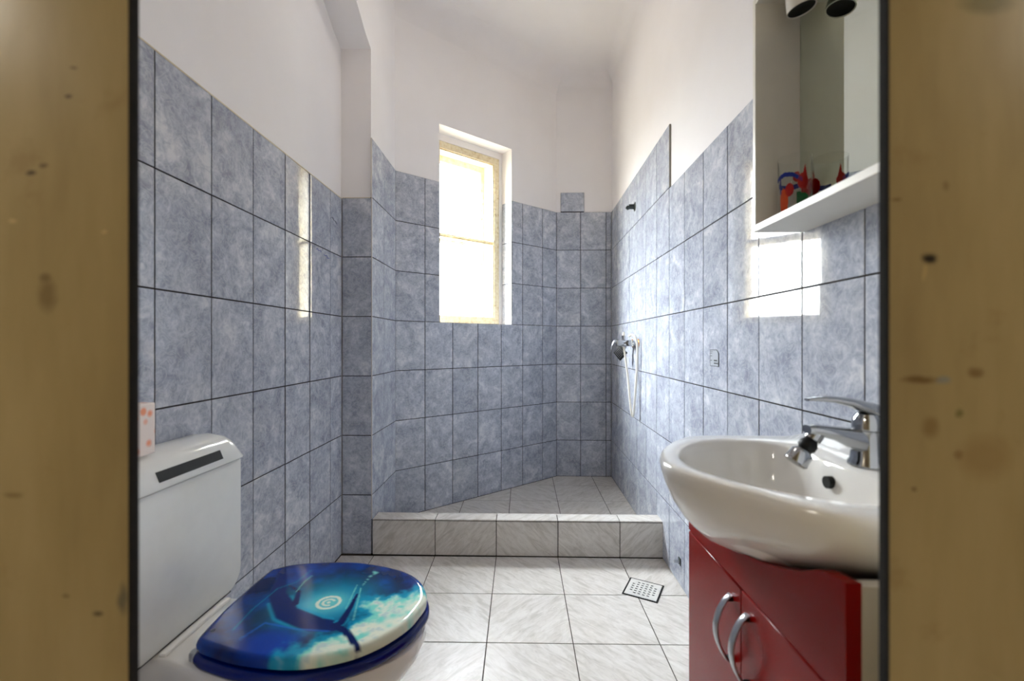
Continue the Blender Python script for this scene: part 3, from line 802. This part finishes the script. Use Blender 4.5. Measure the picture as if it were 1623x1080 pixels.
# align the inner ring start with the outer ring by angle about the bowl centre
def by_angle(sp_, n, c, angs):
    P = [Vector(p) for p in sp_]; out = []
    for a in angs:
        d = Vector((math.cos(a), math.sin(a))); best = None
        for i in range(len(P)):
            p, q = P[i]-Vector(c), P[(i+1) % len(P)]-Vector(c)
            den = d.x*(q.y-p.y)-d.y*(q.x-p.x)
            if abs(den) < 1e-12: continue
            tt = (p.x*(q.y-p.y)-p.y*(q.x-p.x))/den; uu = (p.x*d.y-p.y*d.x)/den
            if tt > 0 and -1e-6 <= uu <= 1+1e-6: best = tt if best is None else max(best, tt)
        out.append((c[0]+d.x*(best or .1), c[1]+d.y*(best or .1)))
    return out
BC = (.43, .778)
angs = [math.atan2(y-BC[1], x-BC[0]) for x, y in closed_outer]
inn = by_angle(ISP, NB, BC, angs)
def bl_(pts, z): 
    out = []
    for (x, y) in pts: out.append(Vector((x-.50, y-.775, (z(x, y) if callable(z) else z)-.66)))
    return out
zt = lambda x, y: .855+.014*max(0, min(1, (x-.60)/.085))
zt2 = lambda x, y: .8515+.014*max(0, min(1, (x-.60)/.085))
def shr(pts, f, c=BC): return [(c[0]+(x-c[0])*f, c[1]+(y-c[1])*f) for x, y in pts]
def inset(pts, d): return [(min(x, .699) if abs(x-.699) < 1e-4 else x, y) for x, y in off(pts, -d)]
def keepwall(pts, d): 
    o_ = off(pts, -d); return [((.699 if abs(p[0]-.699) < 1e-3 else q[0]), max(.5295, min(1.021, q[1])) if abs(p[0]-.699) < 1e-3 else q[1]) for p, q in zip(pts, o_)]
bm = bmesh.new()
mixr = lambda A, B, f: [(a[0]*(1-f)+b[0]*f, a[1]*(1-f)+b[1]*f) for a, b in zip(A, B)]
def under(fx, fy, cyb=.775): return outer_ring(fy, 0, sx_=fx, cyb=cyb)
rb = [bl_(under(.44, .20, .820), .670), bl_(under(.58, .33, .820), .675), bl_(under(.71, .46, .820), .688), bl_(under(.815, .61, .815), .712), bl_(under(.895, .78, .798), .748), bl_(under(.955, .93, .780), .786), bl_(under(.983, .975, .776), .814),
      bl_(under(.995, .997), .832), bl_(closed_outer, .844), bl_(keepwall(closed_outer, .002), zt2), bl_(keepwall(closed_outer, .007), zt),
      bl_(mixr(keepwall(closed_outer, .009), inn, .55), lambda x, y: zt(x, y)-.001), bl_(shr(inn, 1.02), lambda x, y: .8535), bl_(inn, .850), bl_(shr(inn, .965), .838),
      bl_(shr(inn, .92), .81), bl_(shr(inn, .86), .78), bl_(shr(inn, .76), .748), bl_(shr(inn, .60), .722), bl_(shr(inn, .38), .706), bl_(shr(inn, .12), .700)]
loft(bm, rb)
fin(bm, 'bowl', M['ceramic'], basin, sm=70)
# overflow hole with a dark inside, drain
bm = bmesh.new(); lathe(bm, [(.0005, -.010), (.0105, -.010), (.0105, .001), (.0095, .0016), (.0005, .0005)], (0, 0, 0), 'X', 20)
ov = fin(bm, 'overflow_hole', M['hole'], basin, (.5385-.50, .784-.775, .822-.66), sm=40)
bm = bmesh.new(); lathe(bm, [(.0005, 0), (.020, 0), (.021, .002), (.019, .003), (.0005, .001)], (BC[0]-.50, BC[1]-.775, .7005-.66), n=28)
fin(bm, 'drain', M['chrome'], basin, sm=40)

# ------------------------------------------------------------------ faucet
FX, FY, FZ = .592, .772, .8560
fau = empty('faucet', (FX, FY, FZ)); tag(fau, 'chrome single-lever mixer tap with a swivelling aerator on the washbasin', 'faucet')
bm = bmesh.new(); lathe(bm, [(.001, 0), (.030, 0), (.030, .004), (.0265, .010), (.0245, .03), (.024, .052), (.0245, .060), (.001, .0605)], n=32); fin(bm, 'body', M['chrome'], fau, sm=40)
def sect(c, w_, h_, n=14, e=2.6): # superellipse section in YZ
    out = []
    for k in range(n):
        a = 2*PI*k/n; cc, ss = math.cos(a), math.sin(a)
        out.append(Vector((c[0], c[1]+w_*abs(cc)**(2/e)*(1 if cc >= 0 else -1), c[2]+h_*abs(ss)**(2/e)*(1 if ss >= 0 else -1))))
    return out
bm = bmesh.new()
loft(bm, [sect((.012, 0, .036), .0215, .026), sect((-.010, 0, .039), .0205, .024), sect((-.032, 0, .046), .0185, .0175), sect((-.060, 0, .0545), .0165, .0120), sect((-.092, 0, .0600), .0150, .0095), sect((-.104, 0, .0605), .0125, .0075)])
fin(bm, 'spout', M['chrome'], fau, sm=50)
bm = bmesh.new(); lathe(bm, [(.001, .0610), (.0235, .0610), (.0240, .068), (.0225, .080), (.018, .088), (.001, .090)], n=32); fin(bm, 'cartridge_cap', M['chrome'], fau, sm=40)
bm = bmesh.new()
loft(bm, [sect((.022, 0, .084), .012, .008), sect((.006, 0, .094), .021, .013), sect((-.014, 0, .101), .0205, .0105), sect((-.036, 0, .108), .0175, .0075), sect((-.062, 0, .1125), .014, .0055), sect((-.088, 0, .1130), .011, .0038), sect((-.104, 0, .1115), .007, .0022)])
fin(bm, 'lever', M['chrome'], fau, sm=50)
# swivel aerator, tipped towards the bowl
ar = empty('aerator', (0, 0, 0)); ar.parent = fau; ar.scale = (1.14, 1.14, 1.14); ar.location = (-.089, 0, .052); ar.rotation_euler = (0, .62, 0)
for nm, pr, mt in (('collar', [(.001, .001), (.0115, .001), (.0115, -.010), (.001, -.010)], 'chrome'), ('rubber_joint', [(.001, -.0105), (.0085, -.0105), (.0125, -.017), (.0125, -.024), (.009, -.029), (.001, -.029)], 'blackplastic'),
                   ('spray_cup', [(.001, -.0295), (.0110, -.0295), (.0150, -.034), (.0165, -.052), (.0145, -.0535), (.001, -.052)], 'chrome')):
    bm = bmesh.new(); lathe(bm, pr, n=24); fin(bm, nm, M[mt], ar, sm=40)

# ------------------------------------------------------------------ mirror cabinet (open shelf box with a mirror back)
MX, MY0, MY1, MZ0, MZ1 = .561, .50, 1.0930, 1.335, 1.900
mc = empty('mirror_cabinet', (.63, .797, MZ0)); tag(mc, 'white open shelf cabinet with a mirror back, high on the right wall', 'cabinet')
def mb(name, a, b, mat, bev=.0008): return box(name, (a[0]-.63, a[1]-.797, a[2]-MZ0), (b[0]-.63, b[1]-.797, b[2]-MZ0), M[mat], mc, bev, 1)
mb('bottom_shelf', (MX, MY0, MZ0), (XW, MY1-.0125, MZ0+.016), 'white'); mb('top_board', (MX, MY0, 1.884), (XW, MY1-.0125, MZ1), 'white')
mb('side_board', (MX, MY1-.012, MZ0), (XW, MY1, MZ1), 'white'); mb('side_board', (MX, MY0-.0125, MZ0), (XW, MY0-.0005, MZ1), 'white')
mb('back_board', (.672, MY0+.0005, MZ0+.0165), (XW, MY1-.013, 1.8835), 'white')
mb('mirror', (.6665, MY0+.001, MZ0+.0165), (.6715, MY1-.0135, 1.8835), 'mirror', 0)
for y in (1.005, .66):
    s = empty('spotlight', (.612-.63, y-.797, 1.884-MZ0)); s.parent = mc
    bm = bmesh.new(); lathe(bm, [(.001, 0), (.012, 0), (.009, -.006), (.009, -.0305), (.001, -.0305)], n=20); fin(bm, 'mount', M['white'], s, sm=40)
    hd = empty('head', (0, 0, 0)) if False else None
    bm = bmesh.new(); lathe(bm, [(.001, -.0065), (.020, -.0065), (.026, -.012), (.0285, -.040), (.0295, -.048), (.0270, -.048), (.0255, -.036), (.001, -.034)], n=32)
    for v in bm.verts: v.co.z -= .024
    bmesh.ops.rotate(bm, verts=bm.verts, cent=(0, 0, -.006), matrix=Matrix.Rotation(-.18, 3, 'Y'))
    fin(bm, 'shade', M['white'], s, sm=40)
    bm = bmesh.new(); lathe(bm, [(.001, -.0395), (.0250, -.0395), (.0265, -.0465), (.020, -.0440), (.001, -.0420)], n=28)
    for v in bm.verts: v.co.z -= .024
    bmesh.ops.rotate(bm, verts=bm.verts, cent=(0, 0, -.006), matrix=Matrix.Rotation(-.18, 3, 'Y'))
    fin(bm, 'lamp_face', M['blackplastic'], s, sm=40)

# tumbler on the shelf
TUX, TUY, TUZ, TR, TH = .6265, 1.034, MZ0+.0165, .0355, .140
tu = empty('tumbler', (TUX, TUY, TUZ)); tag(tu, 'clear drinking tumbler printed with red, blue, orange and green shapes, on the mirror cabinet shelf', 'tumbler')
rad = lambda z: .0315+.004*z/TH
bm = bmesh.new(); lathe(bm, [(.0005, .0), (.031, 0), (.0318, .004), (rad(.07), .07), (.0355, TH), (.0345, TH+.0006), (.0337, TH-.001), (rad(.07)-.0018, .07), (.0298, .006), (.0005, .005)], n=48); fin(bm, 'glass', M['tumbler'], tu, sm=40)
def patch(name, mat, fn, a0, a1, z0, z1, na=28, nz=24, lab=None):
    bm = bmesh.new(); g = {}
    for i in range(na+1):
        for k in range(nz+1):
            a = a0+(a1-a0)*i/na; z = z0+(z1-z0)*k/nz; r = rad(z)+.0004
            g[i, k] = (Vector((r*math.cos(a), r*math.sin(a), z)), a, z)
    vv = {}
    for i in range(na):
        for k in range(nz):
            am = a0+(a1-a0)*(i+.5)/na; zm = z0+(z1-z0)*(k+.5)/nz
            if fn(am, zm):
                f = []
                for q in ((i, k), (i+1, k), (i+1, k+1), (i, k+1)):
                    if q not in vv: vv[q] = bm.verts.new(g[q][0])
                    f.append(vv[q])
                bm.faces.new(f)
    ex = bmesh.ops.solidify(bm, geom=bm.faces[:], thickness=-.0003)
    return fin(bm, name, M[mat], tu)
fr = math.atan2(-TUY, -TUX)      # azimuth of the side that looks into the doorway
def R_(c, z, ra, rz): return lambda a, zz: ((a-fr-c)*.034/ra)**2+((zz-z)/rz)**2 < 1
drop = lambda a, z: R_(.48, .076, .0115, .018)(a, z) or (abs((a-fr-.48-.10)*.034) < max(0, .006*(.114-z)/.03) and .086 < z < .114)
patch('print', 'p_red', drop, fr+.0, fr+1.0, .05, .125)
patch('print', 'p_orange', R_(-.72, .036, .011, .030), fr-1.3, fr-.2, .001, .07)
patch('print', 'p_red', R_(-.32, .060, .009, .015), fr-.7, fr+.1, .04, .08)
patch('print', 'p_green', lambda a, z: .12 < a-fr < .85 and .022 < z < .054-.008*(a-fr), fr+.0, fr+1.0, .02, .058, 20, 14)
patch('print', 'p_blue', lambda a, z: abs(z-(.092+.004*math.cos((a-fr+.6)*3)-.016*max(0, a-fr+.1))) < .0050, fr-1.4, fr+.42, .06, .11, 50, 30)
patch('print', 'p_blue', lambda a, z: abs(a-fr+.95) < .07 and z < .092, fr-1.1, fr-.8, .055, .094, 10, 10)
patch('print', 'p_red', lambda a, z: ((a-fr-PI+.1)*.034/.0075)**2+((z-.108)/.0125)**2 < 1, fr+PI-.6, fr+PI+.4, .09, .13)
patch('print', 'p_red', lambda a, z: ((a-fr-PI+.9)*.034/.018)**2+((z-.074)/.020)**2 < 1, fr+PI-1.8, fr+PI-.2, .05, .10)
patch('print', 'p_blue', lambda a, z: abs(z-.086-.004*math.cos(a*2)) < .006, fr+PI-.5, fr+PI+1.2, .07, .10, 50, 26)

# ------------------------------------------------------------------ shower mixer with hose and hand shower
SM = empty('shower_mixer', (.6985, 2.745, 1.065)); tag(SM, 'chrome shower mixer with white hose and small black hand shower, on the right shower wall', 'shower mixer')
def G(p): return (p[0]-.6985, p[1]-2.745, p[2]-1.065)
for y in (2.675, 2.815):
    bm = bmesh.new(); lathe(bm, [(.001, -.0005), (.028, -.0005), (.027, -.008), (.016, -.014), (.001, -.015)], G((.6985, y, 1.065)), 'X', 24)
    fin(bm, 'wall_flange', M['brass'], SM, sm=40)
bm = bmesh.new()
for y in (2.675, 2.815): tube(bm, [G((.684, y, 1.065)), G((.655, y, 1.065))], .014, 16)
tube(bm, [G((.650, 2.665, 1.065)), G((.650, 2.825, 1.065))], .020, 20)
tube(bm, [G((.650, 2.745, 1.065)), G((.590, 2.745, 1.068)), G((.575, 2.745, 1.068))], [.020, .0235, .022], 20)
fin(bm, 'body', M['chrome'], SM, sm=40)
bm = bmesh.new()
loft(bm, [[Vector(G((x, 2.745+w_*math.cos(a), z+h_*math.sin(a)))) for a in [2*PI*k/12 for k in range(12)]] for x, z, w_, h_ in ((.575, 1.072, .014, .014), (.562, 1.076, .016, .010), (.552, 1.064, .015, .008), (.546, 1.045, .013, .006), (.542, 1.022, .010, .004), (.540, 1.010, .006, .002))])
fin(bm, 'lever', M['satin'], SM, sm=50)
bm = bmesh.new(); tube(bm, [G((.622, 2.745, 1.090)), G((.622, 2.745, 1.112))], .013, 16); fin(bm, 'hose_nut', M['chrome'], SM, sm=40)
bm = bmesh.new(); tube(bm, [G((.622, 2.745, 1.113)), G((.622, 2.745, 1.135))], [.009, .006], 14); fin(bm, 'diverter_knob', M['hose'], SM, sm=40)
# hose loop
hp = spline([G(p) for p in ((.618, 2.725, 1.040), (.620, 2.70, .99), (.632, 2.68, .86), (.640, 2.66, .72), (.645, 2.65, .655), (.652, 2.645, .630), (.657, 2.64, .655), (.665, 2.63, .78), (.672, 2.62, .93), (.672, 2.615, 1.04), (.664, 2.62, 1.095), (.650, 2.65, 1.115), (.640, 2.68, 1.108))], 8)
bm = bmesh.new(); tube(bm, hp, .0068, 12); fin(bm, 'hose', M['hose'], SM, sm=60)
# hand shower hanging behind the body: handle and a square black face
bm = bmesh.new(); tube(bm, [G((.650, 2.79, 1.065)), G((.642, 2.83, 1.02)), G((.634, 2.838, 1.0))], [.008, .009, .009], 12); fin(bm, 'hand_shower_handle', M['satin'], SM, sm=50)
hs = empty('hand_shower', G((.620, 2.83, 1.004))); hs.parent = SM; hs.rotation_euler = (0, .785, -.80)
box('shower_face', (-.036, -.006, -.036), (.036, .006, .036), M['blackplastic'], hs, .003, 2)
bm = bmesh.new()
for i in range(5):
    for k in range(5): bbox(bm, (-.024+.011*i, -.0072, -.024+.011*k), (-.019+.011*i, -.0061, -.022+.011*k))
nz = fin(bm, 'nozzles', M['satin'], hs); nz['kind'] = 'stuff'

# capped outlet stub high on the wall
st = empty('shower_outlet', (.6955, 2.755, 1.912)); tag(st, 'dark metal pipe outlet with a round flange, high on the right shower wall', 'pipe outlet')
bm = bmesh.new(); lathe(bm, [(.001, 0), (.030, 0), (.030, -.004), (.018, -.010), (.001, -.012)], (0, 0, 0), 'X', 28); fin(bm, 'flange', M['dark'], st, sm=40)
bm = bmesh.new(); tube(bm, [(-.010, 0, 0), (-.040, 0, 0)], [.0155, .0145], 18); fin(bm, 'pipe', M['dark'], st, sm=40)
bm = bmesh.new(); tube(bm, [(-.0405, 0, -.001), (-.047, 0, -.008), (-.052, 0, -.014)], [.012, .013, .010], 8); fin(bm, 'plug', M['dark'], st, sm=30)

# small bracket near the cabinet foot
vp = rpt(3.495-1.955)
br_ = empty('wall_bracket', (vp[0]-.0005, vp[1], .108)); tag(br_, 'tiny grey metal bracket low on the right wall, beside the red cabinet', 'bracket')
box('plate', (-.003, -.012, -.015), (0, .012, .015), M['dark'], br_, .0006, 1); box('hook', (-.026, -.006, -.006), (-.0032, .006, .004), M['satin'], br_, .001, 1)

# sticker on a tile
sv = rpt(3.495-1.60)
sk = empty('sticker', (sv[0]-.0012, sv[1], 1.012)); sk.rotation_euler = (0, 0, RA); tag(sk, 'small transparent printed sticker with a cut corner on a right wall tile', 'sticker')
bm = bmesh.new(); out_ = [(-.034, -.029), (.034, -.029), (.034, .018), (.020, .029), (-.034, .029)]
loft(bm, [[Vector((x, y, z)) for x, z in out_] for y in (-.0001, -.0005)]); fin(bm, 'film', M['label'], sk)
bm = bmesh.new()
for (x0, z0), (x1, z1) in zip(out_, out_[1:]+out_[:1]):
    d = Vector((x1-x0, 0, z1-z0)).normalized(); nn = Vector((-d.z, 0, d.x))*.0011; A, B = Vector((x0, -.0006, z0)), Vector((x1, -.0006, z1))
    loft(bm, [[A-nn+Vector((0, y, 0)), B-nn+Vector((0, y, 0)), B+nn+Vector((0, y, 0)), A+nn+Vector((0, y, 0))] for y in (0, -.0004)])
for z in (.023, .016, .006, -.010): bbox(bm, (-.031, -.0010, z), (-.014-.004*(z < .02), -.0006, z+.0022))
bbox(bm, (-.003, -.0010, -.0115), (.024, -.0006, -.0065)); bbox(bm, (-.002, -.0010, -.0210), (.031, -.0006, -.0165))
fin(bm, 'print', M['ink'], sk)

# floor drain with its dark rim, a plate with six columns of slots
DC = ((.484+.617+.548+.426)/4, (2.013+1.944+1.821+1.898)/4); DA = math.atan2(1.944-2.013, .617-.484)
dr = empty('floor_drain', (DC[0], DC[1], 0), DA); tag(dr, 'square perforated metal floor drain set askew in the floor tiles', 'drain')
bm = bmesh.new(); HS, HI = .0735, .0685
for a, b in (((-HS, -HS, .0003), (HS, -HI, .0022)), ((-HS, HI, .0003), (HS, HS, .0022)), ((-HS, -HI, .0003), (-HI, HI, .0022)), ((HI, -HI, .0003), (HS, HI, .0022))): bbox(bm, a, b)
fin(bm, 'rim', M['hole'], dr)
box('pit', (-HI, -HI, .0003), (HI, HI, .0008), M['hole'], dr)
# plate with real slots: grid of strips
cols_ = [-.0465+.0186*i for i in range(6)]; sw, sh = .0052, .0036
bm = bmesh.new(); xe = [-HI+.002]
for i, cx in enumerate(cols_):
    x0, x1 = cx-sw, cx+sw
    bbox(bm, (xe[-1], -HI+.002, .0010), (x0, HI-.002, .0030)); 
    nrow = 4 if i in (0, 5) else 6; pit = .0178
    ysl = [(-(nrow-1)/2+k)*pit for k in range(nrow)]; y = -HI+.002
    for yy in ysl: bbox(bm, (x0, y, .0010), (x1, yy-sh, .0030)); y = yy+sh
    bbox(bm, (x0, y, .0010), (x1, HI-.002, .0030)); xe.append(x1)
bbox(bm, (xe[-1], -HI+.002, .0010), (HI-.002, HI-.002, .0030))
bmesh.ops.remove_doubles(bm, verts=bm.verts, dist=1e-5)
fin(bm, 'grate', M['steel'], dr)

# pen scribbles on the left tiles
def mark(pts, mat):
    bm = bmesh.new(); tube(bm, [(XL+.0004, y, z) for y, z in pts], .0011, 5); fin(bm, 'pen_mark', M[mat], wl)
mark([(2.080, 1.664), (2.095, 1.668), (2.11, 1.657), (2.125, 1.660), (2.14, 1.650)], 'ink')
mark([(1.925, 1.480), (1.94, 1.486), (1.95, 1.478), (1.965, 1.484), (1.975, 1.476)], 'bluepen')
mark([(2.00, 1.474), (2.015, 1.468), (2.03, 1.474), (2.04, 1.462), (2.06, 1.466)], 'bluepen')
